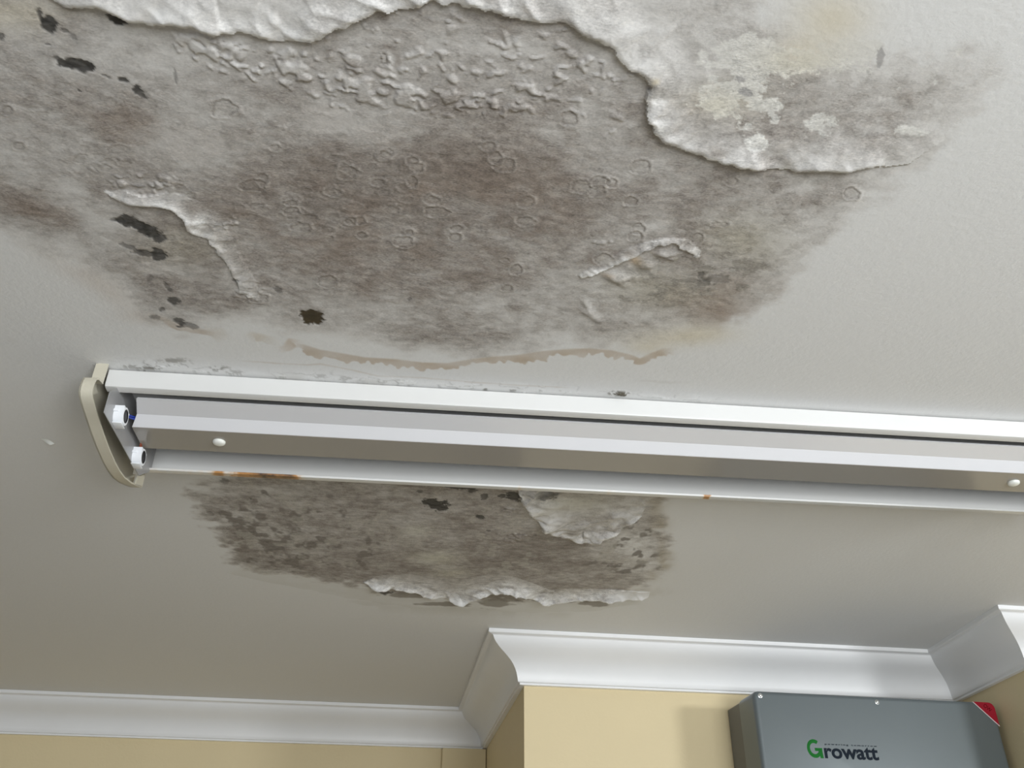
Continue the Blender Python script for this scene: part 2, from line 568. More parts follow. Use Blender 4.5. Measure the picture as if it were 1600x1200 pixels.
# warm brown cast in the oldest part, and beige water marks
fpaint(gsum([(640, 330, 230, 80, .38), (470, 350, 120, 50, .25), (840, 330, 90, 60, .25), (560, 440, 170, 30, .25), (60, 330, 80, 25, .35, 20), (200, 200, 60, 30, .3), (100, 180, 90, 40, .22), (1110, 470, 60, 30, .5), (1140, 500, 50, 20, .55), (1170, 440, 60, 20, .35)]) * mU * sstep(-.5, .7, N1 + .4 * N2), (.30, .228, .178))
fpaint(gsum([(1180, 380, 60, 40, .4), (1050, 460, 80, 30, .35), (1000, 440, 60, 30, .3), (280, 385, 60, 30, .4), (1140, 370, 50, 30, .3)]) * mU, (.43, .40, .32))
fpaint(gsum([(1300, 30, 60, 45, .75), (1250, 85, 45, 25, .6), (1130, 155, 60, 25, .45), (20, 20, 70, 28, .5), (1050, 530, 70, 14, .5), (1100, 520, 50, 14, .5), (1010, 545, 30, 10, .45)]), (.70, .64, .50))
fpaint(gsum([(170, 455, 60, 18, .55, 38), (110, 425, 60, 14, .35, 25), (220, 495, 40, 10, .4)]) * (1 - .8 * sstep(.1, .5, AMT)), (.66, .61, .56))
fpaint(gsum([(895, 785, 50, 12, .5), (680, 872, 36, 10, .6), (705, 895, 26, 7, .5), (650, 830, 26, 10, .4)]), (.56, .54, .43))

# crisp paint flakes that stayed white, on the loose paint at the right
wr = gsum([(1150, 120, 85, 60, .62), (1110, 175, 55, 34, .40), (1235, 90, 60, 28, .45), (1275, 190, 45, 20, .62), (1350, 95, 85, 34, .62), (1425, 200, 34, 12, .60), (1180, 222, 22, 12, .75), (1200, 160, 40, 20, .3), (1500, 95, 20, 18, .55), (1140, 80, 70, 22, .40), (1460, 130, 14, 10, .5), (1400, 140, 40, 12, .3)])
fm = sstep(.44, .48, wr + .48 * N5 + .22 * N7) * sstep(.12, .25, wr)
fpaint(fm, (.72, .71, .675))
fpaint(fm * gsum([(1245, 95, 55, 25, .7), (1120, 165, 50, 25, .6), (1300, 50, 50, 40, .4)]), (.72, .68, .56))
dk = gsum([(1375, 95, 10, 24, .95, 10), (1330, 95, 26, 10, .6), (1155, 125, 26, 16, .7), (1430, 95, 24, 10, .45), (1175, 150, 22, 12, .6), (1345, 110, 16, 6, .5)])
fpaint(sstep(.50, .54, .9 * dk + .25 * N5 + .25 * N7) * sstep(.1, .25, dk), (.45, .44, .43))
# paler patches where the paint dried out
fpaint(.62 * sstep(.40, .62, gsum([(300, 228, 62, 36, .95), (512, 185, 46, 28, .8), (596, 206, 44, 24, .75), (955, 217, 36, 18, .6), (1030, 348, 26, 12, .7), (245, 418, 36, 11, .9), (365, 165, 16, 10, .4)]) + .22 * N5), (.565, .535, .505))
# small dark flakes in the bubbled patch on the right and the speckle of the lower stain
wr2 = gsum([(1050, 440, 75, 30, .75), (1010, 460, 50, 22, .5), (1150, 430, 60, 40, .55), (1110, 400, 40, 20, .4)])
fpaint(.75 * sstep(.40, .44, .45 * wr2 + .62 * N7) * sstep(.12, .3, wr2), (.31, .29, .255))
wr3 = gsum([(430, 825, 120, 50, .75), (520, 870, 110, 26, .45), (980, 840, 50, 40, .4), (960, 890, 60, 20, .45), (1010, 870, 30, 30, .3)])
fpaint(sstep(.45, .70, .7 * wr3 + .6 * fbm(xf, yf, 62, 3, 77, .75, .5)) * .9 * sstep(.12, .3, wr3) * mL, (.205, .185, .165))
fpaint(sstep(.40, .60, fbm(xf, yf, 46, 4, 78, .7, .5)) * .5 * mL, (.49, .465, .42))

# beige tide marks
def band(pts, wid, wob, rgb, up_soft=0.006, alpha=0.9, seed=5, freq=45):
    P = cwp(pts)
    s, d, side, run, L = polydist(P, 0.05)
    sd = d * side                          # positive towards larger y when drawn left to right
    n1 = vn(run * freq, run * 0 + 3.3, seed) * .6 + vn(run * freq * 2.7, run * 0 + 8.1, seed + 1) * .4
    wv = wid * (1 + wob * n1)
    ends = sstep(0, .03, run) * sstep(0, .03, L - run)
    m = sstep(-up_soft, 0.0, sd) * (1 - sstep(wv - .0015, wv + .0012, sd)) * ends
    n = vn(X[s] * 40, Y[s] * 60, seed + 9)
    paint(s, m * alpha * (.8 + .25 * n), rgb)


TIDE = [(445, 538), (475, 540), (500, 548), (530, 553), (570, 560), (620, 563), (660, 568), (700, 569), (735, 563), (770, 559), (810, 556), (850, 550), (885, 547), (920, 546), (955, 549), (985, 556), (1000, 562), (1018, 553), (1035, 547), (1060, 543)]
band(TIDE, .0135, .95, (.53, .445, .355), .005, .95, 5, 62)
band([(225, 490), (250, 497), (275, 507), (300, 514), (330, 520), (350, 526)], .009, .6, (.50, .42, .34), .008, .75, 8, 50)
band([(340, 506), (350, 525), (362, 532)], .016, .3, (.60, .54, .44), .010, .8, 21)
band([(378, 528), (395, 522), (420, 528), (440, 530)], .014, .6, (.59, .52, .42), .008, .8, 22)
band([(425, 545), (445, 541), (452, 530), (480, 534)], .010, .5, (.57, .48, .39), .004, .8, 23)
band([(368, 563), (400, 565), (440, 568), (480, 570), (500, 568), (530, 574), (560, 580), (590, 587), (660, 590), (740, 597), (820, 602), (900, 606)], .0022, .7, (.60, .54, .47), .002, .65, 12, 60)
band([(985, 595), (1010, 595), (1040, 597), (1085, 598)], .003, .6, (.64, .62, .59), .004, .5, 14)
band([(0, 524), (15, 530), (32, 540)], .006, .4, (.62, .57, .50), .008, .6, 15)
band([(820, 537), (833, 538)], .006, .3, (.55, .44, .36), .003, .7, 16)
# yellowish run-off below the lower stain
band([(375, 880), (430, 896), (520, 914), (600, 930), (700, 942), (800, 943), (900, 942), (1000, 932)], .060, .25, (.60, .585, .53), .02, .34, 17, 14)
band([(540, 938), (600, 944), (660, 951), (700, 950), (760, 952), (800, 957), (850, 960), (900, 955)], .020, .5, (.58, .565, .51), .015, .30, 18, 22)
for u, v, ru, rv, a in ((1040, 880, 12, 10, .8), (1035, 860, 8, 16, .55), (1030, 820, 16, 12, .55), (1024, 790, 16, 18, .5), (1045, 865, 8, 10, .5), (1005, 925, 30, 6, .5), (1020, 900, 12, 10, .4)):
    s, q, _ = gauss(u, v, ru, rv)
    paint(s, a * np.exp(-q * q) * (.75 + .5 * vn(X[s] * 90, Y[s] * 40, 3)), (.46, .41, .32))

# black mould and bare patches
PATCH = [(78, 41, 13, 9, 35, 1), (62, 23, 3, 8, -10, .8), (100, 47, 6, 3, 20, .6), (115, 57, 5, 3, 40, .4), (112, 101, 16, 7, 10, 1), (133, 104, 11, 8, 10, 1), (87, 90, 4, 2.5, 20, .8), (184, 29, 13, 7, 30, 1), (176, 22, 5, 3, 45, .8), (75, 69, 3, 1.6, 20, .7),
         (168, 120, 7, 2, 25, .7), (195, 126, 9, 3, 18, .9), (217, 143, 13, 4.5, 42, .95), (123, 141, 4, 1.4, 30, .8), (2, 56, 6, 5, 0, .7), (274, 119, 2, 11, -4, .45),
         (203, 347, 18, 7, 15, .95), (226, 358, 20, 9, 20, 1), (247, 372, 9, 6, 15, .95), (182, 343, 8, 3, 5, .6), (200, 386, 18, 3.5, 22, .6), (222, 396, 20, 4, 8, .75), (247, 397, 10, 7, 5, .95), (233, 437, 4, 6, 30, .4), (262, 448, 3, 8, -35, .6), (272, 471, 9, 5, 15, .85), (252, 484, 4, 3, 0, .7),
         (280, 502, 8, 6, 30, .8), (292, 508, 14, 4, 12, .6), (240, 496, 9, 3, 10, .5), (433, 452, 7, 4, 30, .55), (369, 438, 4, 3, 0, .7), (640, 467, 3, 2, 0, .5), (1095, 430, 6, 4, 0, .6), (1100, 442, 10, 5, 0, .4), (1120, 436, 16, 6, 0, .35),
         (683, 789, 17, 7, 12, 1), (676, 784, 6, 5, 0, .9), (718, 761, 24, 3.4, 4, .9), (738, 767, 5, 3, 0, .8), (749, 808, 6.5, 2.6, 8, .9), (757, 776, 5, 4, -30, .8), (763, 829, 3, 1.5, 0, .7), (785, 775, 6, 3, 0, .9), (802, 776, 12, 6, 12, 1), (850, 771, 18, 5, 4, .8), (656, 768, 5, 2, 0, .7),
         (602, 926, 9, 2.6, 4, .9), (392, 780, 1.5, 1.2, 0, .8), (352, 752, 7, 3, 0, .5)]
for u, v, ru, rv, rot, a in PATCH:
    s, q, th = gauss(u, v, ru * 1.22, rv * 1.22, rot)
    n = fbm(X[s], Y[s], 130, 4, 91, .8, 1, .7)
    m = sstep(-.10, .14, 1 - q + .55 * n)
    tone = (.072 + .035 * fbm(X[s], Y[s], 260, 2, 44, .6, 1))[..., None] * np.array((1.0, .96, .90))
    mm = (m * a)[..., None]
    COLR[s] = COLR[s] * (1 - mm) + tone * mm
    Hh[s] -= m * a * 0.0007                # the top coat is missing here
# brown hole with frayed rim
s, q, th = gauss(487, 496, 18.5, 11, 8)
fr = vn(th * 9 / math.pi * 2, q * 2, 6)
m = sstep(-.14, .12, 1 - q + .22 * fr + .2 * fbm(X[s], Y[s], 220, 2, 8))
paint(s, m, (.045, .034, .018))
core = np.exp(-(q / .6) ** 2)
paint(s, m * .6 * (1 - core), (.085, .065, .036))
Hh[s] -= m * 0.0012

# crater-like rings where droplets hung
RINGS = [(890, 185, 13, 10), (600, 243, 10, 6), (763, 229, 10, 6), (774, 246, 9, 8), (788, 258, 14, 9), (822, 315, 12, 8), (820, 346, 13, 6), (906, 291, 13, 10), (935, 284, 14, 8), (933, 299, 11, 8), (955, 286, 8, 6), (1000, 260, 15, 10), (985, 314, 10, 6), (998, 357, 9, 8), (993, 368, 11, 7),
         (714, 357, 8, 5), (711, 371, 8, 6), (683, 332, 18, 8), (675, 313, 10, 6), (645, 284, 7, 8), (652, 262, 8, 7), (644, 252, 7, 5), (562, 345, 8, 5), (807, 421, 9, 7), (789, 406, 5, 3), (792, 450, 8, 4), (1331, 303, 12, 9), (1142, 283, 10, 6), (945, 406, 16, 9), (404, 466, 14, 6), (600, 92, 5, 8),
         (630, 378, 14, 8), (545, 270, 16, 10), (520, 300, 12, 6), (590, 285, 9, 5), (548, 345, 7, 5), (640, 363, 5, 4), (565, 368, 6, 4), (512, 440, 14, 8), (30, 228, 8, 6), (12, 172, 7, 6), (1090, 372, 9, 8), (1075, 384, 7, 4), (1124, 350, 12, 3), (350, 170, 20, 14), (410, 280, 8, 9), (430, 230, 6, 4), (395, 290, 20, 8), (470, 355, 14, 6), (455, 330, 10, 6)]
rng = np.random.default_rng(7)
for k in range(46):
    u, v = rng.normal(520, 120), rng.normal(320, 60)
    if v < 215: continue
    r = rng.uniform(3.5, 8)
    RINGS.append((u, v, r * rng.uniform(.9, 1.7), r * rng.uniform(.6, .9), .45))
for k in range(26):
    u, v = rng.uniform(0, 230), rng.uniform(130, 290)
    r = rng.uniform(3, 9)
    RINGS.append((u, v, r * rng.uniform(.9, 2), r * rng.uniform(.5, .9), .4))
for k, rr in enumerate(RINGS):
    u, v, ru, rv = rr[:4]
    st = rr[4] if len(rr) > 4 else .8
    s, q, th = gauss(u, v, ru, rv, 0, 2.2)
    n = vn(np.cos(th) * 1.6 + 7 * k, np.sin(th) * 1.6 + k, 4) * .8 + fbm(X[s], Y[s], 260, 2, 60 + k) * .35
    n2 = vn(X[s] * 120, Y[s] * 120, 300 + k)
    e = (q - 1 - .30 * n)
    wd = .0011 / (0.5 * (np.ptp(X[s]) / 4.4 + np.ptp(Y[s]) / 4.4) + 1e-6)
    wd = min(max(wd, .07), .26)
    ln = np.exp(-(e / wd) ** 2) * sstep(-.75, -.1, n2 + .35)
    paint(s, ln * st * .8, (.20, .175, .155))
    paint(s, .16 * st * np.exp(-(q / .8) ** 4), (.52, .50, .46))
    paint(s, .30 * st * np.exp(-((e - 2.2 * wd) / (1.2 * wd)) ** 2), (.56, .53, .49))
    Hh[s] += st * (.00075 * np.exp(-((e - 2 * wd) / (1.2 * wd)) ** 2) - .00035 * np.exp(-(e / wd) ** 2))
for u, v, ru, rv in ((815, 335, 40, 38), (712, 364, 32, 24), (785, 258, 40, 26), (770, 405, 32, 18), (602, 92, 24, 22), (945, 403, 28, 16)):
    s, q, _ = gauss(u, v, ru, rv, 0, 2)
    n = fbm(X[s], Y[s], 120, 3, 71)
    paint(s, .55 * np.exp(-((q - .85) / .22) ** 2) * sstep(-.6, .5, n), (.24, .20, .172))

# scaly, peeling strip of old paint close to the lamp, with painted glow
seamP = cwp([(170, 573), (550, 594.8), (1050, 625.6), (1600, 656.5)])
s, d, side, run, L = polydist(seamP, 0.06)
xx, yy = X[s], Y[s]
n = fbm(xx, yy, 60, 4, 120, .6, 1.2)
sc = gsum([(240, 572, 60, 9, 1.0), (345, 580, 40, 8, .8), (480, 590, 60, 9, .85), (600, 597, 60, 8, .7), (740, 604, 80, 8, .5), (850, 610, 60, 7, .5), (1060, 622, 70, 7, .45), (966, 614, 30, 6, .4)])
scf = np.zeros_like(X); scf[FINE] = sc
m = scf[s] * sstep(.02, .18, n)
ed = scf[s] * np.exp(-((n - .08) / .05) ** 2)
paint(s, .55 * np.exp(-(d / .016) ** 2), (.86, .86, .85))  # white paint residue and the lamp's reflected glow, both put into the colour
paint(s, ed * .75, (.24, .225, .20))
paint(s, scf[s] * .5 * sstep(.1, .5, fbm(xx, yy, 25, 3, 122, .6, 1.3)), (.60, .58, .54))
Hh[s] += .0010 * m
for u, v, ru, rv, a in ((232, 577, 14, 4, .8), (205, 573, 16, 3, .5), (270, 563, 22, 3.5, .5), (343, 576, 14, 4, .6), (367, 582, 12, 3, .4), (966, 614, 14, 3.2, 1), (975, 616, 9, 2.4, 1), (758, 608, 3, 1.4, .7), (800, 610, 6, 1.5, .5), (540, 592, 14, 3, .35), (500, 588, 10, 3, .35), (150, 571, 6, 1.5, .7)):
    s2, q, _ = gauss(u, v, ru, rv)
    n = fbm(X[s2], Y[s2], 260, 3, 131)
    m = sstep(.1, .4, .75 - q * .55 + .8 * n) * np.exp(-(q / 1.3) ** 4)
    paint(s2, m * a, (.13, .115, .085))
    Hh[s2] += m * .0012 * (a > .9)

# ---------- relief: blisters, wrinkles and loose paint
BL = np.zeros_like(xf)
bP = [((310, 72), (350, 82), (400, 105), (450, 115), (520, 130), (580, 142), (650, 150), (720, 158), (790, 162), (830, 150)), ((800, 150), (860, 125), (905, 100), (940, 85), (960, 95)), ((640, 30), (670, 40), (720, 45)), ((460, 90), (540, 112), (640, 110), (740, 118), (860, 100))]
for kk, (pts, wd, ht) in enumerate(zip(bP, (.017, .022, .014, .045), (1.0, .8, .5, .55))):
    s, d, side, run, L = polydist(cwp(pts), .12)
    s2 = clip(s)
    full = np.zeros_like(X); full[s] = ht * np.exp(-(d / wd) ** 2)
    BL = np.maximum(BL, full[FINE])
BL = np.maximum(BL, gsum([(640, 75, 150, 40, .22), (900, 150, 70, 60, .25), (960, 190, 40, 40, .2), (760, 70, 120, 40, .2), (215, 285, 45, 14, .8), (250, 295, 40, 16, .5), (345, 365, 30, 22, .9), (318, 348, 20, 14, .7), (385, 460, 20, 14, .8), (395, 450, 14, 14, .6), (940, 375, 40, 20, .22), (806, 838, 30, 9, .9), (800, 795, 24, 12, .8), (1060, 385, 30, 14, .5), (540, 95, 120, 26, .3)]))
wx = xf + .0032 * vn(xf * 120, yf * 120, 181) + .005 * N4; wy = yf + .0032 * vn(xf * 120 + 50, yf * 120, 182) + .004 * N2
ra_, rb_ = wx * .866 + wy * .5, -wx * .5 + wy * .866
rc_, rd_ = wx * .94 - wy * .34, wx * .34 + wy * .94
bn = np.maximum(fbm(ra_, rb_, 118, 2, 141, .72, 1.1, .45), .95 * fbm(rc_, rd_, 175, 2, 147, .75, 1.05, .45))
thr = .84 - .66 * np.clip(BL, 0, 1)
bl = np.clip((bn - thr) / .40, 0, 1)
bl = bl * (2 - bl)
Hh[FINE] += .0021 * bl * (.45 + .55 * np.clip(BL, 0, 1)) * sstep(.05, .2, BL)
# fine crackle over the soaked areas
N6 = fbm(xf, yf, 215, 2, 171, .6, 1.0, .7)
Hh[FINE] += .00020 * N6 * sstep(.1, .6, AMT) + .00016 * N3 * sstep(.1, .6, AMT) + .00018 * N2 * sstep(.1, .5, AMT)


EDGE = np.zeros_like(X)


def flap(fid, edge, rest, amp, L_, fold=.5, ff=55, seed=0, lip=.0035, whiten=.012, wmul=1.0):
    """loose paint: free edge hangs amp below the ceiling and fades back into it over L_"""
    E = cwp(edge)
    P = np.vstack([E, cwp(rest)])
    # roughen the free edge a little
    s, d, side, run, L = polydist(E, .16)
    jag = .0022 * vn(run * 120, run * 0 + 1.1, seed) + .0030 * vn(run * 42, run * 0 + 4.2, seed + 1)
    ins = inside(P, s)
    sd = np.where(ins, d, -d) + jag
    near = d < .012
    mem = np.where(near, sd > 0, ins)
    dd = np.maximum(sd, 0) * (mem)
    t = run
    am = amp * (.75 + .45 * vn(t * 26, t * 0 + 2.2, seed + 2)) * sstep(0, .035, run + .012) * sstep(0, .035, L - run + .012)
    am = np.clip(am, .2 * amp * 0, None)
    lift = 1 - .30 * np.exp(-(dd / lip) ** 2)
    h = am * np.exp(-(dd / L_) ** 1.25) * lift
    fo = (1 - abs(vn(t * ff + dd * 35, dd * 16, seed + 3)) * 1.9) + .5 * vn(t * ff * 2.1 - dd * 60, dd * 20, seed + 4)
    h += amp * fold * .38 * fo * np.exp(-(dd / (L_ * 1.3)) ** 1.4) * (1 - .5 * np.exp(-(dd / .004) ** 2))
    h = np.maximum(h, 0) * mem
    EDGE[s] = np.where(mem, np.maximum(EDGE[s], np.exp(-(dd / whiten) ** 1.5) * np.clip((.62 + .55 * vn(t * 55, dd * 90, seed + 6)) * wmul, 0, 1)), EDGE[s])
    Hh[s] = np.where(mem, np.maximum(Hh[s], 0) * .35 + h, Hh[s])
    f = FID[s]
    f[mem] = fid
    FID[s] = f
    return s, d, mem, t, dd


flap(1, [(70, -6), (95, 4), (130, 9), (155, 12), (172, 20), (210, 25), (245, 29), (285, 33), (325, 41), (345, 50), (372, 44), (395, 54), (425, 61), (448, 62), (480, 55), (512, 48), (530, 36), (560, 22), (600, 15), (640, 9), (668, 2), (690, -8)],
     [(690, -80), (40, -80), (60, -20)], .0090, .028, .70, 36, 201, .0030, .026)
flap(2, [(665, -6), (690, 4), (725, 5), (765, 7), (785, 20), (815, 25), (845, 28), (875, 36), (905, 45), (935, 58), (950, 72), (965, 92), (985, 112), (1008, 122), (1016, 132), (1010, 155), (1012, 180), (1020, 200), (1036, 213), (1060, 224), (1085, 236), (1100, 243), (1125, 252), (1160, 258), (1210, 262), (1260, 264), (1320, 265), (1378, 261)],
     [(1420, 255), (1480, 215), (1540, 150), (1540, 100), (1400, 20), (1340, -80), (660, -80)], .0088, .028, .60, 36, 211, .0030, .024)
flap(3, [(168, 300), (180, 308), (192, 314), (215, 318), (248, 321), (265, 327), (285, 342), (295, 357), (310, 366), (325, 374), (335, 392), (348, 408), (356, 425), (366, 442), (380, 460)],
     [(405, 470), (400, 440), (375, 400), (362, 370), (345, 345), (310, 315), (270, 300), (225, 305), (190, 296)], .0065, .012, .7, 80, 221, .0020, .0115, 1.2)
flap(4, [(908, 436), (925, 430), (945, 421), (965, 411), (985, 400), (1005, 391), (1025, 385), (1050, 382), (1065, 388), (1090, 400)],
     [(1096, 392), (1075, 374), (1040, 372), (1010, 377), (985, 387), (950, 404), (920, 420), (905, 430)], .0066, .0085, .5, 110, 231, .0015, .0105, 1.35)
flap(5, [(806, 764), (818, 782), (826, 798), (838, 812), (850, 824), (868, 834), (888, 842), (910, 845), (930, 842), (950, 836), (968, 828), (980, 815), (1000, 806)],
     [(1010, 790), (990, 768), (900, 758), (830, 756)], .0150, .036, .9, 30, 241, .004, .036, 1.15)
flap(6, [(566, 910), (590, 914), (620, 918), (650, 922), (675, 930), (700, 934), (725, 936), (745, 929), (765, 923), (790, 920), (812, 924), (835, 933), (858, 938), (890, 935), (925, 932), (965, 931), (1012, 933)],
     [(1015, 925), (960, 921), (900, 920), (860, 922), (830, 910), (800, 900), (760, 898), (720, 906), (690, 902), (640, 898), (590, 900)], .0190, .019, .40, 46, 251, .0025, .060, 1.8)


def ridge(pts, wid, amp, seed):
    s, d, side, run, L = polydist(cwp(pts), .05)
    a = amp * (.7 + .5 * vn(run * 60, run * 0, seed)) * sstep(0, .02, run) * sstep(0, .02, L - run)
    sdn = d * side
    # steep on the far side, gentle on the near side
    Hh[s] += a * np.where(sdn > 0, np.exp(-(d / (wid * .35)) ** 2), np.exp(-(d / wid) ** 2))


ridge([(905, 462), (912, 472), (922, 488), (930, 478)], .006, .0022, 1)
ridge([(900, 480), (918, 490), (935, 502), (950, 504)], .008, .0028, 2)
ridge([(985, 402), (1005, 416), (1030, 414)], .010, .0045, 3)
ridge([(945, 424), (975, 446), (990, 444)], .010, .0040, 9)
ridge([(1015, 396), (1050, 404), (1068, 402)], .008, .0035, 10)
ridge([(935, 428), (960, 436), (985, 432), (1000, 438)], .012, .0030, 4)
ridge([(1010, 392), (1040, 398), (1075, 392)], .007, .0022, 5)
ridge([(846, 818), (870, 821), (900, 824), (925, 818), (950, 806), (975, 798)], .018, .0048, 6)
ridge([(930, 834), (955, 832), (975, 828)], .014, .0035, 7)
ridge([(640, 24), (680, 32), (720, 36)], .002, .0006, 8)
Hh[FINE] += .0012 * np.clip(gsum([(990, 425, 55, 22, 1.0), (925, 455, 24, 24, .5)]), 0, 1) * (1 - abs(fbm(xf, yf, 30, 3, 152)) * 2)
# rust-coloured pocket beside the right-hand peel and mouldy fringe under the long peel
s, q, _ = gauss(992, 405, 13, 7, 30); paint(s, .6 * np.exp(-q * q), (.50, .36, .20))
s, q, _ = gauss(950, 430, 10, 3); paint(s, .4 * np.exp(-q * q), (.50, .36, .22))
s, q, _ = gauss(1023, 121, 7, 5); paint(s, .6 * np.exp(-q * q), (.62, .50, .26))
for u, v, ru, rv in ((700, 944, 46, 4), (775, 940, 34, 9), (640, 930, 50, 4), (880, 939, 40, 4), (930, 943, 34, 5), (780, 930, 20, 6)):
    s, q, _ = gauss(u, v, ru, rv)
    n = fbm(X[s], Y[s], 60, 3, 161, .6, 1)
    paint(s, .8 * sstep(-.1, .3, 1 - q + .5 * n) * (FID[s] == 0), (.25, .225, .19))
# bare white paint on the loose flaps, less soaked, with lit edges painted in
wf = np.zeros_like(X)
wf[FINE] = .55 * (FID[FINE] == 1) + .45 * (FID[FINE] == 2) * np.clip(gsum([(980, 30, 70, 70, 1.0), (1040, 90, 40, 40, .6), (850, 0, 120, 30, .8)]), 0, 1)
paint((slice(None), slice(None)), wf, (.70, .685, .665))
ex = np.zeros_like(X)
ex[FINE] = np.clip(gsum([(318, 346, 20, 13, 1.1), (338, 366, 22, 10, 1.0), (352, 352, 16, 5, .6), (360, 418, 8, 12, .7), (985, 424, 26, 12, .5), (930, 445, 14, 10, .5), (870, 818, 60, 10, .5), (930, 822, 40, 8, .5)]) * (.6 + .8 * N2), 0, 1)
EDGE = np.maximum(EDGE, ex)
paint((slice(None), slice(None)), EDGE * .93, (.84, .835, .82))  # edges and ridges whitened: part dry paint, part lit highlights put into the colour

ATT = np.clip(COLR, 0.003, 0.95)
STW = np.zeros_like(X); STW[FINE] = np.clip(AMT * 1.6, 0, 1)

# --- ceiling material: the traced colour plus fine procedural grain
M_CEIL = bpy.data.materials.new('damp_stained_ceiling_paint')
M_CEIL.use_nodes = True
nt = M_CEIL.node_tree
pb = nt.nodes['Principled BSDF']
pb.inputs['Roughness'].default_value = 0.62
pb.inputs['Specular IOR Level'].default_value = 0.35
at = nn(nt, 'ShaderNodeAttribute', attribute_name='stain_colour')
aw = nn(nt, 'ShaderNodeAttribute', attribute_name='stain_amount')
tc = nt.nodes.new('ShaderNodeTexCoord')
mp = nn(nt, 'ShaderNodeMapping'); mp.inputs['Scale'].default_value = (0.55, 1.0, 1.0)
nt.links.new(tc.outputs['Object'], mp.inputs['Vector'])
g1 = nn(nt, 'ShaderNodeTexNoise', Scale=620.0, Detail=3.0, Roughness=0.6)
g2 = nn(nt, 'ShaderNodeTexNoise', Scale=120.0, Detail=4.0, Roughness=0.6)
for g in (g1, g2): nt.links.new(mp.outputs[0], g.inputs['Vector'])
ad = nn(nt, 'ShaderNodeMath', operation='ADD'); nt.links.new(g1.outputs['Fac'], ad.inputs[0]); nt.links.new(g2.outputs['Fac'], ad.inputs[1])
sb = nn(nt, 'ShaderNodeMath', operation='SUBTRACT'); nt.links.new(ad.outputs[0], sb.inputs[0]); sb.inputs[1].default_value = 1.0
am_ = nn(nt, 'ShaderNodeMath', operation='MULTIPLY_ADD'); nt.links.new(aw.outputs['Fac'], am_.inputs[0]); am_.inputs[1].default_value = 1.25; am_.inputs[2].default_value = 0.04
ml = nn(nt, 'ShaderNodeMath', operation='MULTIPLY_ADD'); nt.links.new(sb.outputs[0], ml.inputs[0]); nt.links.new(am_.outputs[0], ml.inputs[1]); ml.inputs[2].default_value = 1.0
vm = nn(nt, 'ShaderNodeVectorMath', operation='SCALE'); nt.links.new(at.outputs['Color'], vm.inputs[0]); nt.links.new(ml.outputs[0], vm.inputs['Scale'])
nt.links.new(vm.outputs[0], pb.inputs['Base Color'])
b1 = nn(nt, 'ShaderNodeTexNoise', Scale=170.0, Detail=3.0); nt.links.new(tc.outputs['Object'], b1.inputs['Vector'])
bs = nn(nt, 'ShaderNodeMath', operation='ADD'); nt.links.new(b1.outputs['Fac'], bs.inputs[0])
bm2 = nn(nt, 'ShaderNodeMath', operation='MULTIPLY'); nt.links.new(g1.outputs['Fac'], bm2.inputs[0]); nt.links.new(aw.outputs['Fac'], bm2.inputs[1])
nt.links.new(bm2.outputs[0], bs.inputs[1])
bp = nn(nt, 'ShaderNodeBump', Strength=0.42, Distance=0.0008); nt.links.new(bs.outputs[0], bp.inputs['Height'])
nt.links.new(bp.outputs[0], pb.inputs['Normal'])

Zg = ZC - Hh
idx = np.arange(NY * NX).reshape(NY, NX)
quads = np.stack([idx[:-1, :-1], idx[1:, :-1], idx[1:, 1:], idx[:-1, 1:]], -1).reshape(-1, 4)   # facing down
ff = np.stack([FID[:-1, :-1], FID[1:, :-1], FID[1:, 1:], FID[:-1, 1:]], -1).reshape(-1, 4)
qid = np.where((ff == ff[:, :1]).all(1), ff[:, 0], 0)
V = np.stack([X, Y, Zg], -1).reshape(-1, 3)
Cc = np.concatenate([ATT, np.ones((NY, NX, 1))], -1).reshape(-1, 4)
Sw = STW.reshape(-1)


def grid_obj(name, q, parent=None):
    used, inv = np.unique(q, return_inverse=True)
    q2 = inv.reshape(q.shape)
    me = bpy.data.meshes.new(name)
    me.vertices.add(len(used)); me.vertices.foreach_set('co', V[used].astype(np.float32).ravel())
    nq = len(q2)
    me.loops.add(nq * 4); me.loops.foreach_set('vertex_index', q2.astype(np.int32).ravel())
    me.polygons.add(nq); me.polygons.foreach_set('loop_start', np.arange(0, nq * 4, 4, dtype=np.int32))
    me.polygons.foreach_set('use_smooth', np.ones(nq, bool))
    me.update(calc_edges=True)
    a = me.attributes.new('stain_colour', 'FLOAT_COLOR', 'POINT'); a.data.foreach_set('color', Cc[used].astype(np.float32).ravel())
    a = me.attributes.new('stain_amount', 'FLOAT', 'POINT'); a.data.foreach_set('value', Sw[used].astype(np.float32))
    return link_mesh(name, me, M_CEIL, parent)


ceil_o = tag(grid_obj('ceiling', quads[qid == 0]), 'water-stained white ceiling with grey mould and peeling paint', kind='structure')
FLAB = {1: 'white sheet of loose paint curling down at the top left', 2: 'large sheet of loose paint with a curled edge at the top right', 3: 'small torn paint edge beside the dark streaks on the left',
        4: 'short curved paint peel with an orange pocket on the right', 5: 'sagging wrinkled paint just beyond the lamp', 6: 'long crumpled ridge of loose paint at the far edge of the lower stain'}
for k in range(1, 7):
    f = grid_obj('paint_flap', quads[qid == k], ceil_o)
    f['label'] = FLAB[k]
# backing slab above the ceiling skin
bm = bmesh.new(); box(bm, (RX0 - .1, RY0 - .1, ZC + .02), (RX1 + .1, BACK, ZC + .12))
sl = obj('ceiling_slab', bm, M_CORNICE, ceil_o)
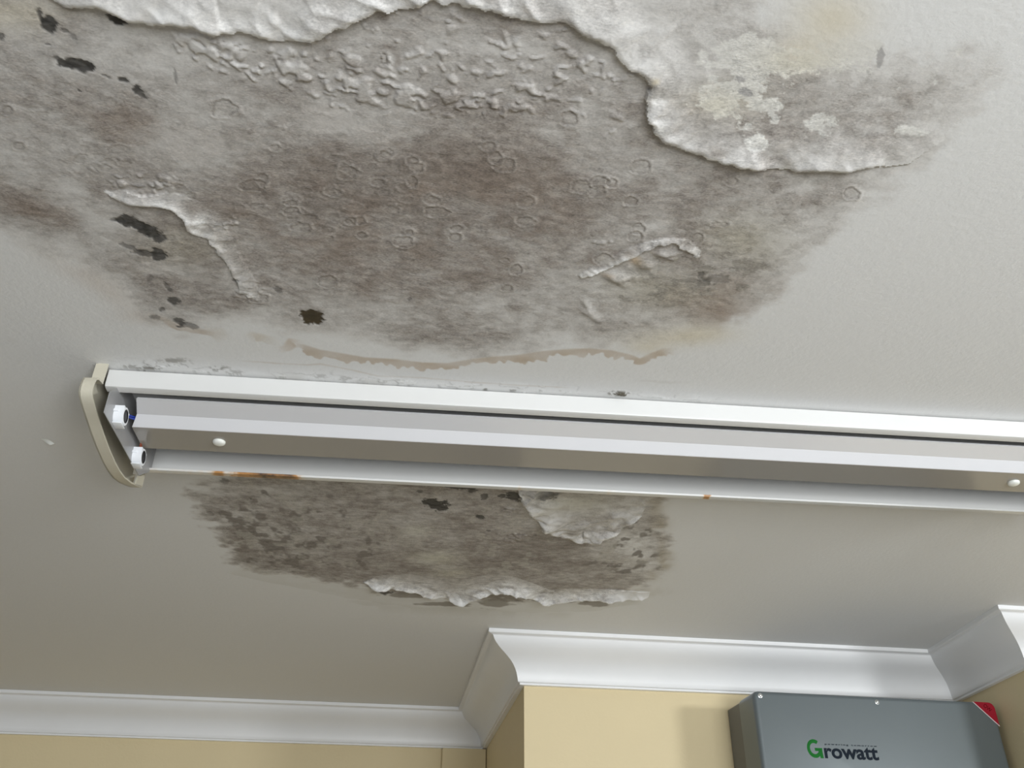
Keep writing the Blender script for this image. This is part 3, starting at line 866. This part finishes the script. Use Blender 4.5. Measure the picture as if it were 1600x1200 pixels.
# a chip of paint hanging on the left
bm = bmesh.new()
c = np.array(cw(70, 688)).ravel()
g = [[bm.verts.new((c[0] - .006 + .012 * i / 6 + .002 * j, c[1] - .006 + .010 * j / 4, ZC - .0006 - .005 * (j / 4) ** 2 * (1 - .5 * abs(i / 3 - 1)))) for i in range(7)] for j in range(5)]
for j in range(4):
    for i in range(6): bm.faces.new((g[j][i], g[j][i + 1], g[j + 1][i + 1], g[j + 1][i]))
obj('paint_chip', bm, M_KNOB, ceil_o, 60)['label'] = 'tiny white paint chip left of the lamp'

# ------------------------------------------------------------------ fluorescent batten
XL, XR = -0.4155, 1.046                   # ends of the sheet-metal tray
YN, YF = 1.043, 1.2555
lamp = empty('fluorescent_lamp', (0, 0, 0))
tag(lamp, 'long white twin-tube fluorescent batten without tubes or cover, screwed to the stained ceiling', 'lamp')
Dz = lambda d: ZC - d
# tray with near rail and far rail, one bent sheet
pr = [(1.0560, Dz(.0250)), (1.0555, Dz(.0282)), (1.0462, Dz(.0282)), (1.0440, Dz(.0274)), (YN, Dz(.0250)), (YN, Dz(.0040)), (1.0445, Dz(.0026)), (1.2535, Dz(.0026)), (YF, Dz(.0040)), (YF, Dz(.0400)), (YF, Dz(.0435)), (YF, Dz(.0460)), (1.2545, Dz(.0478)), (1.2525, Dz(.0485)), (1.2440, Dz(.0485)), (1.2430, Dz(.0465))]
bm = bmesh.new()
prism_x(bm, strip(pr, .0009), list(np.linspace(XL, XR, 240)))
M_RUSTY = mat('white_enamel_with_rust', (0.71, 0.71, 0.695), 0.32, var=0.01)
tray = obj('housing', bm, None, lamp, 35)
me = tray.data
rv = np.zeros((len(me.vertices), 4), np.float32)
rr = np.random.default_rng(3)
for v in me.vertices:
    x, y, z = v.co
    a = 0.0
    if y > 1.238 and z < Dz(.0430):
        for cx, wx, st in ((-.300, .012, .7), (-.232, .034, 1.0), (-.200, .022, 1.0), (-.262, .03, .7), (.155, .006, .35), (.45, .006, .8), (.295, .006, .3)):
            a = max(a, st * math.exp(-((x - cx) / wx) ** 2) * min(1, max(.35, (Dz(.0440) - z) / .003)))
        a *= 0.8 + 0.3 * rr.random()
        a = max(a, .22 * max(0, min(1, (-x - .05) / .3)) * (z < Dz(.044)))
    rv[v.index] = (a, a, a, 1)
ca = me.attributes.new('rust', 'FLOAT_COLOR', 'POINT')
ca.data.foreach_set('color', rv.ravel())
nt = M_RUSTY.node_tree
pb = nt.nodes['Principled BSDF']
src = pb.inputs['Base Color'].links[0].from_socket
ra = nn(nt, 'ShaderNodeAttribute', attribute_name='rust')
rn = nn(nt, 'ShaderNodeTexNoise', Scale=90.0, Detail=5.0)
tcx = nt.nodes.new('ShaderNodeTexCoord'); nt.links.new(tcx.outputs['Object'], rn.inputs['Vector'])
rm = nn(nt, 'ShaderNodeMath', operation='MULTIPLY_ADD'); nt.links.new(rn.outputs['Fac'], rm.inputs[0]); rm.inputs[1].default_value = 1.3; rm.inputs[2].default_value = -.65
rs = nn(nt, 'ShaderNodeMath', operation='ADD'); nt.links.new(ra.outputs['Fac'], rs.inputs[0]); nt.links.new(rm.outputs[0], rs.inputs[1])
rp = nn(nt, 'ShaderNodeMath', operation='MULTIPLY', use_clamp=True); nt.links.new(rs.outputs[0], rp.inputs[0]); nt.links.new(ra.outputs['Fac'], rp.inputs[1])
cr = nt.nodes.new('ShaderNodeValToRGB')
cr.color_ramp.elements[0].position = 0.0; cr.color_ramp.elements[0].color = (.80, .70, .55, 1)
cr.color_ramp.elements[1].position = 1.0; cr.color_ramp.elements[1].color = (.055, .022, .008, 1)
e = cr.color_ramp.elements.new(.3); e.color = (.50, .24, .07, 1)
nt.links.new(rp.outputs[0], cr.inputs['Fac'])
mx = nn(nt, 'ShaderNodeMix', data_type='RGBA')
sc_ = nn(nt, 'ShaderNodeMath', operation='MULTIPLY', use_clamp=True); nt.links.new(rp.outputs[0], sc_.inputs[0]); sc_.inputs[1].default_value = 4.0
nt.links.new(sc_.outputs[0], mx.inputs['Factor']); nt.links.new(src, mx.inputs[6]); nt.links.new(cr.outputs['Color'], mx.inputs[7])
nt.links.new(mx.outputs[2], pb.inputs['Base Color'])
me.materials.append(M_RUSTY)

# gear cover: trapezoid reflector in the middle of the tray
bm = bmesh.new()
pr = [(1.0712, Dz(.0262)), (1.0704, Dz(.0285)), (1.0985, Dz(.0368)), (1.1118, Dz(.0497)), (1.1722, Dz(.0497)), (1.1855, Dz(.0368)), (1.2136, Dz(.0285)), (1.2128, Dz(.0262))]
prism_x(bm, strip(pr, .0008), [XL + .0225, XR - .0225])
for v in bm.verts:                        # ends cut at a slant
    k = max(0.0, (v.co.z - Dz(.0497)) / .0212) * .011
    v.co.x += k if v.co.x < .3 else -k
refl = obj('reflector', bm, M_REFL, lamp, 25)
bm = bmesh.new()
box(bm, (XL + .06, 1.122, Dz(.046)), (XR - .06, 1.163, Dz(.0030)), .001)
obj('gear_box', bm, M_PLATE, refl)
bm = bmesh.new()
box(bm, (XL + .0225, 1.1118, Dz(.0506)), (XR - .0225, 1.1722, Dz(.0498)), .0003)
obj('cover_plate', bm, M_COVER, lamp)
for x in (-0.2815, 0.895):
    bm = bmesh.new()
    lathe(bm, [(.0088, 0), (.0088, .0016), (.0082, .0032), (.0064, .0044), (.0036, .0051), (0, .0053)], (x, 1.1405, Dz(.0505)), (0, 0, -1), 28)
    obj('cover_screw', bm, M_KNOB, lamp, 50)

# end caps (bowed cream plastic), mirrored at the far end
CAPN = [(1.0333, 0.0), (1.0323, 0.03), (1.0153, 0.0335), (1.0093, 0.0375), (1.0063, 0.044), (1.0058, 0.054), (1.0078, 0.06), (1.0128, 0.0645), (1.0258, 0.069), (1.0488, 0.0745), (1.0778, 0.0815), (1.1078, 0.0868), (1.1428, 0.0908), (1.1678, 0.0915), (1.1928, 0.0895), (1.2228, 0.0828), (1.2488, 0.0745), (1.2718, 0.0665), (1.2718, 0.045)]


def end_cap(x_out, sgn):
    """x_out: outer face; sgn=+1 opens towards +x"""
    cap = bmesh.new()
    pts = [(y, Dz(d)) for y, d in CAPN]
    # rim: strip swept along x, 2 mm thick
    rim = strip(pts[1:-1], .0022)
    a, b = x_out, x_out + sgn * .0165
    prism_x(cap, rim, [min(a, b), max(a, b)])
    # bracket up to the ceiling on the near side, and closed outer face
    prism_x(cap, strip(pts[:2], .0022), [min(a + sgn * .002, b - sgn * .001), max(a + sgn * .002, b - sgn * .001)])
    face = [(1.0333, Dz(.0005))] + pts[1:-1] + [(1.2718, Dz(.0450)), (1.2600, Dz(.0500)), (1.2585, Dz(.0005))]
    prism_x(cap, face, [min(a, a + sgn * .0022), max(a, a + sgn * .0022)])
    # triangular return at the far tip
    tip = [(1.2718, Dz(.0430)), (1.2718, Dz(.0655)), (1.2410, Dz(.0765)), (1.2440, Dz(.0600)), (1.2520, Dz(.0570))]
    prism_x(cap, tip, [min(b - sgn * .0022, b), max(b - sgn * .0022, b)])
    o = obj('end_cap', cap, M_CREAM, lamp, 30)
    return o


end_cap(XL - .0150, 1)
end_cap(XR + .0150, -1)


def holder(x, sgn, y, d):
    """white tube holder with a black rotor, facing sgn*x"""
    bm = bmesh.new()
    prof = []
    for k in range(17):
        a = math.pi * k / 16
        prof.append((y + .0115 * math.cos(a), Dz(d) - .0115 * math.sin(a)))
    prof += [(y - .0115, Dz(d) + .0110), (y + .0115, Dz(d) + .0110)]
    a, b = x, x + sgn * .0120
    prism_x(bm, prof, [min(a, b), max(a, b)])
    # foot plate and clip nose
    box(bm, (min(x, x + sgn * .0120), y - .0085, Dz(d) - .0135), (max(x, x + sgn * .0120), y + .0085, Dz(d) - .0120), .0004)
    n0, n1 = x - sgn * .0085, x + sgn * .006
    box(bm, (min(n0, n1), y - .0138, Dz(d) + .0015), (max(n0, n1), y - .0110, Dz(d) + .0050), .0006)
    h = obj('lampholder', bm, M_WHITEPL, lamp, 35)
    h['label'] = 'white plastic tube holder with a black socket'
    bm = bmesh.new()
    lathe(bm, [(.0090, -.002), (.0090, .0008), (.0075, .0012), (.0075, .0004), (.0, .0004)], (x + sgn * .0120, y, Dz(d) + .001), (sgn, 0, 0), 28)
    s1 = obj('socket', bm, M_BLACK, h, 40)
    bm = bmesh.new()
    lathe(bm, [(.0118, -.003), (.0118, .0004), (.0095, .0008), (.0095, .0001), (.0090, .0001)], (x + sgn * .0120, y, Dz(d) + .001), (sgn, 0, 0), 28)
    obj('collar', bm, M_WHITEPL, h, 40)
    return h


for x, sg in ((XL + .0140, 1), (XR - .0140, -1)):
    # bracket plate carrying the two holders
    bm = bmesh.new()
    poly = [(1.0460, Dz(.0035)), (1.0460, Dz(.0300)), (1.0275, Dz(.0455)), (1.0270, Dz(.0770)), (1.1070, Dz(.0768)), (1.2060, Dz(.0775)), (1.2400, Dz(.0560)), (1.2520, Dz(.0460)), (1.2520, Dz(.0035))]
    prism_x(bm, poly, [min(x, x + sg * .0010), max(x, x + sg * .0010)])
    obj('holder_plate', bm, M_PLATE, lamp)
    holder(x + sg * .0010, sg, 1.0670, .0600)
    holder(x + sg * .0010, sg, 1.1700, .0670)
# wires between the near left holder and the gear
bm = bmesh.new()
for k, dz in enumerate((0, .0030)):
    tube(bm, [(XL + .0190, 1.0790, Dz(.054 - dz)), (XL + .0215, 1.0900, Dz(.047 - dz)), (XL + .0265, 1.1080, Dz(.0405 - dz)), (XL + .0600, 1.118, Dz(.034 - dz))], .0014)
obj('wire', bm, M_BLUE, lamp, 60)['label'] = 'blue wires behind the upper tube holder'
bm = bmesh.new()
for k, dy in enumerate((0, .004)):
    tube(bm, [(XL + .0220, 1.1660 - dy, Dz(.056)), (XL + .0240, 1.1600 - dy, Dz(.047)), (XL + .0300, 1.160 - dy, Dz(.040)), (XL + .0600, 1.15, Dz(.036))], .0013)
obj('wire', bm, M_RED, lamp, 60)['label'] = 'reddish brown wires behind the lower tube holder'

# the batten hangs a little askew: turn it about its middle
PIV = Vector((0.25, 1.145, ZC))
for o in [c for c in bpy.data.objects if c.type == 'MESH' and (c.parent == lamp or (c.parent and c.parent.parent == lamp))]:
    o.data.transform(Matrix.Translation(-PIV))
lamp.location = PIV
lamp.rotation_euler = (0, 0, -0.0110)

# ------------------------------------------------------------------ solar inverter on the pier
ang = math.atan2(WL[3][1] - WL[2][1], WL[3][0] - WL[2][0])
cx = 1.1
cyw = WL[2][1] + (cx - WL[2][0]) * math.tan(ang)
IZ = ZC - 0.1455                          # top of the front cover
inv = empty('solar_inverter', (cx, cyw, IZ), (0, 0.008, ang))
tag(inv, 'grey metal inverter box with green and black lettering, mounted on the yellow wall', 'inverter')
IH = 0.47


def rounded_front(x0, x1, z0, z1, y0, y1, rc, re, seg=6):
    """box with rounded corners in the front outline (rc) and a softened front edge (re); y0 is the front"""
    bm = bmesh.new()
    out = []
    for (px, pz, a0) in ((x1 - rc, z1 - rc, 0), (x0 + rc, z1 - rc, 90), (x0 + rc, z0 + rc, 180), (x1 - rc, z0 + rc, 270)):
        for k in range(seg + 1):
            a = math.radians(a0 + 90 * k / seg)
            out.append((px, pz, math.cos(a), math.sin(a)))
    rings = []
    rings.append([(px + rc * c, y1, pz + rc * s) for px, pz, c, s in out])
    for k in range(5):
        t = math.radians(90 * k / 4)
        ins = re * (1 - math.cos(t)); yy = y0 + re * (1 - math.sin(t))
        rings.append([(px + (rc - ins) * c, yy, pz + (rc - ins) * s) for px, pz, c, s in out])
    R = [[bm.verts.new(p) for p in r] for r in rings]
    n = len(out)
    for A, B in zip(R[:-1], R[1:]):
        for i in range(n): bm.faces.new((A[i], A[(i + 1) % n], B[(i + 1) % n], B[i]))
    bm.faces.new(R[0]); bm.faces.new(R[-1])
    return bm


obj('rear_case', rounded_front(-.3005, .288, -IH + .01, -.0035, -.104, -.004, .004, .002), M_INVB, inv, 35)
YFR = -.190
obj('front_cover', rounded_front(-.309, .2965, -IH, 0, YFR, -.100, .016, .010), M_INV, inv, 35)
for x, z in ((-.292, -.0115), (-.0045, -.0135), (.281, -.455), (-.292, -.455)):
    bm = bmesh.new()
    lathe(bm, [(.0056, 0), (.0056, .0008), (.0040, .0012), (.0038, .0026), (.0030, .0034), (.0016, .0036), (.0012, .0020), (0, .0020)], (x, YFR, z), (0, -1, 0), 20)
    obj('screw', bm, M_SCREW, inv, 40)


def flat(name, outline, holes_free_mat, y, parent, t=.0004):
    """thin printed shape on the front: outline in (x, z)"""
    bm = bmesh.new()
    vsx = [bm.verts.new((x, y, z)) for x, z in outline]
    f = bm.faces.new(vsx)
    r = bmesh.ops.extrude_face_region(bm, geom=[f])
    for v in [g for g in r['geom'] if isinstance(g, bmesh.types.BMVert)]:
        v.co.y -= t
    bmesh.ops.triangulate(bm, faces=[f_ for f_ in bm.faces if len(f_.verts) > 4])
    return obj(name, bm, holes_free_mat, parent)


def text(name, body, size, x, z, width, m, parent, y, rot=0.0, height=None, spacing=1.0, bold=0.0):
    cu = bpy.data.curves.new(name, 'FONT')
    cu.body = body
    cu.size = size
    cu.space_character = spacing
    cu.offset = bold
    cu.extrude = .0002
    t = bpy.data.objects.new(name + '_curve', cu)
    COL.objects.link(t)
    bpy.context.view_layer.update()
    me = bpy.data.meshes.new_from_object(t.evaluated_get(bpy.context.evaluated_depsgraph_get()))
    bpy.data.objects.remove(t)
    co = np.array([v.co[:] for v in me.vertices])
    mn, mx_ = co.min(0), co.max(0)
    sx = width / (mx_[0] - mn[0]); sz = (height / (mx_[1] - mn[1])) if height else sx
    c_, s_ = math.cos(rot), math.sin(rot)
    for v in me.vertices:
        px, pz = (v.co.x - mn[0]) * sx, (v.co.y - mn[1]) * sz
        v.co = Vector((x + c_ * px - s_ * pz, y - v.co.z, z + s_ * px + c_ * pz))
    me.materials.clear()
    return link_mesh(name, me, m, parent)


yl = YFR - .0003
ZT = ZC - IZ - 0.0                        # depth of the cover top below the ceiling
zz = lambda d: -(d - .1455)
# green initial: an open round stroke with a spur
gx, gz, R_, wS = -.1795, zz(.2680), .0178, .0072
bm = bmesh.new()
ring = []
for k in range(41):
    a = math.radians(52 + (348 - 52) * k / 40)
    ring.append((a, R_, R_ - wS))
V0 = [bm.verts.new((gx + ro * math.cos(a) * .98, yl, gz + ro * math.sin(a) * 1.12)) for a, ro, ri in ring]
V1 = [bm.verts.new((gx + ri * math.cos(a) * .98, yl, gz + ri * math.sin(a) * 1.12)) for a, ro, ri in ring]
for k in range(40): bm.faces.new((V0[k], V0[k + 1], V1[k + 1], V1[k]))
for quad in ([(gx + .0010, gz + .0015), (gx + .0190, gz + .0015), (gx + .0178, gz - .0052), (gx + .0010, gz - .0052)], [(gx + .0105, gz - .0045), (gx + .0180, gz - .0045), (gx + .0192, gz - .0200), (gx + .0115, gz - .0200)]):
    bm.faces.new([bm.verts.new((a, yl - .0001, b)) for a, b in quad])
r = bmesh.ops.solidify(bm, geom=bm.faces[:], thickness=.0003)
logo = obj('logo_initial', bm, M_GREEN, inv)
logo['label'] = 'green round initial letter of the logo'
text('logo_lettering', 'rowatt', .04, -.1570, zz(.2880), .1300, M_INK, inv, yl, bold=.0011, height=.0275)['label'] = 'dark lower case lettering of the logo'
text('tagline_lettering', 'powering tomorrow', .04, -.1530, zz(.2600), .1265, M_INK, inv, yl, spacing=1.45, height=.0042, bold=.0009)['label'] = 'tiny dark tagline above the logo'
# red corner sticker
st = [(.2430, -.0012)]
st += [(.2965 - .016 + .0145 * math.cos(math.radians(a)), -.016 + .0145 * math.sin(math.radians(a))) for a in range(90, -1, -15)]
st += [(.2952, -.0530)]
pale = flat('corner_sticker', [(.2400, -.0012)] + st[1:-1] + [(.2954, -.0562)], M_STICKW, YFR - .0001, inv, .0002)
pale['label'] = 'red triangular sticker on the upper right corner'
flat('sticker_face', st, M_STICK, YFR - .0003, pale, .0002)
text('sticker_lettering', 'OW', .01, .2655, -.0110, .0200, M_INKR, pale, YFR - .0006, rot=math.radians(-42), height=.0095)
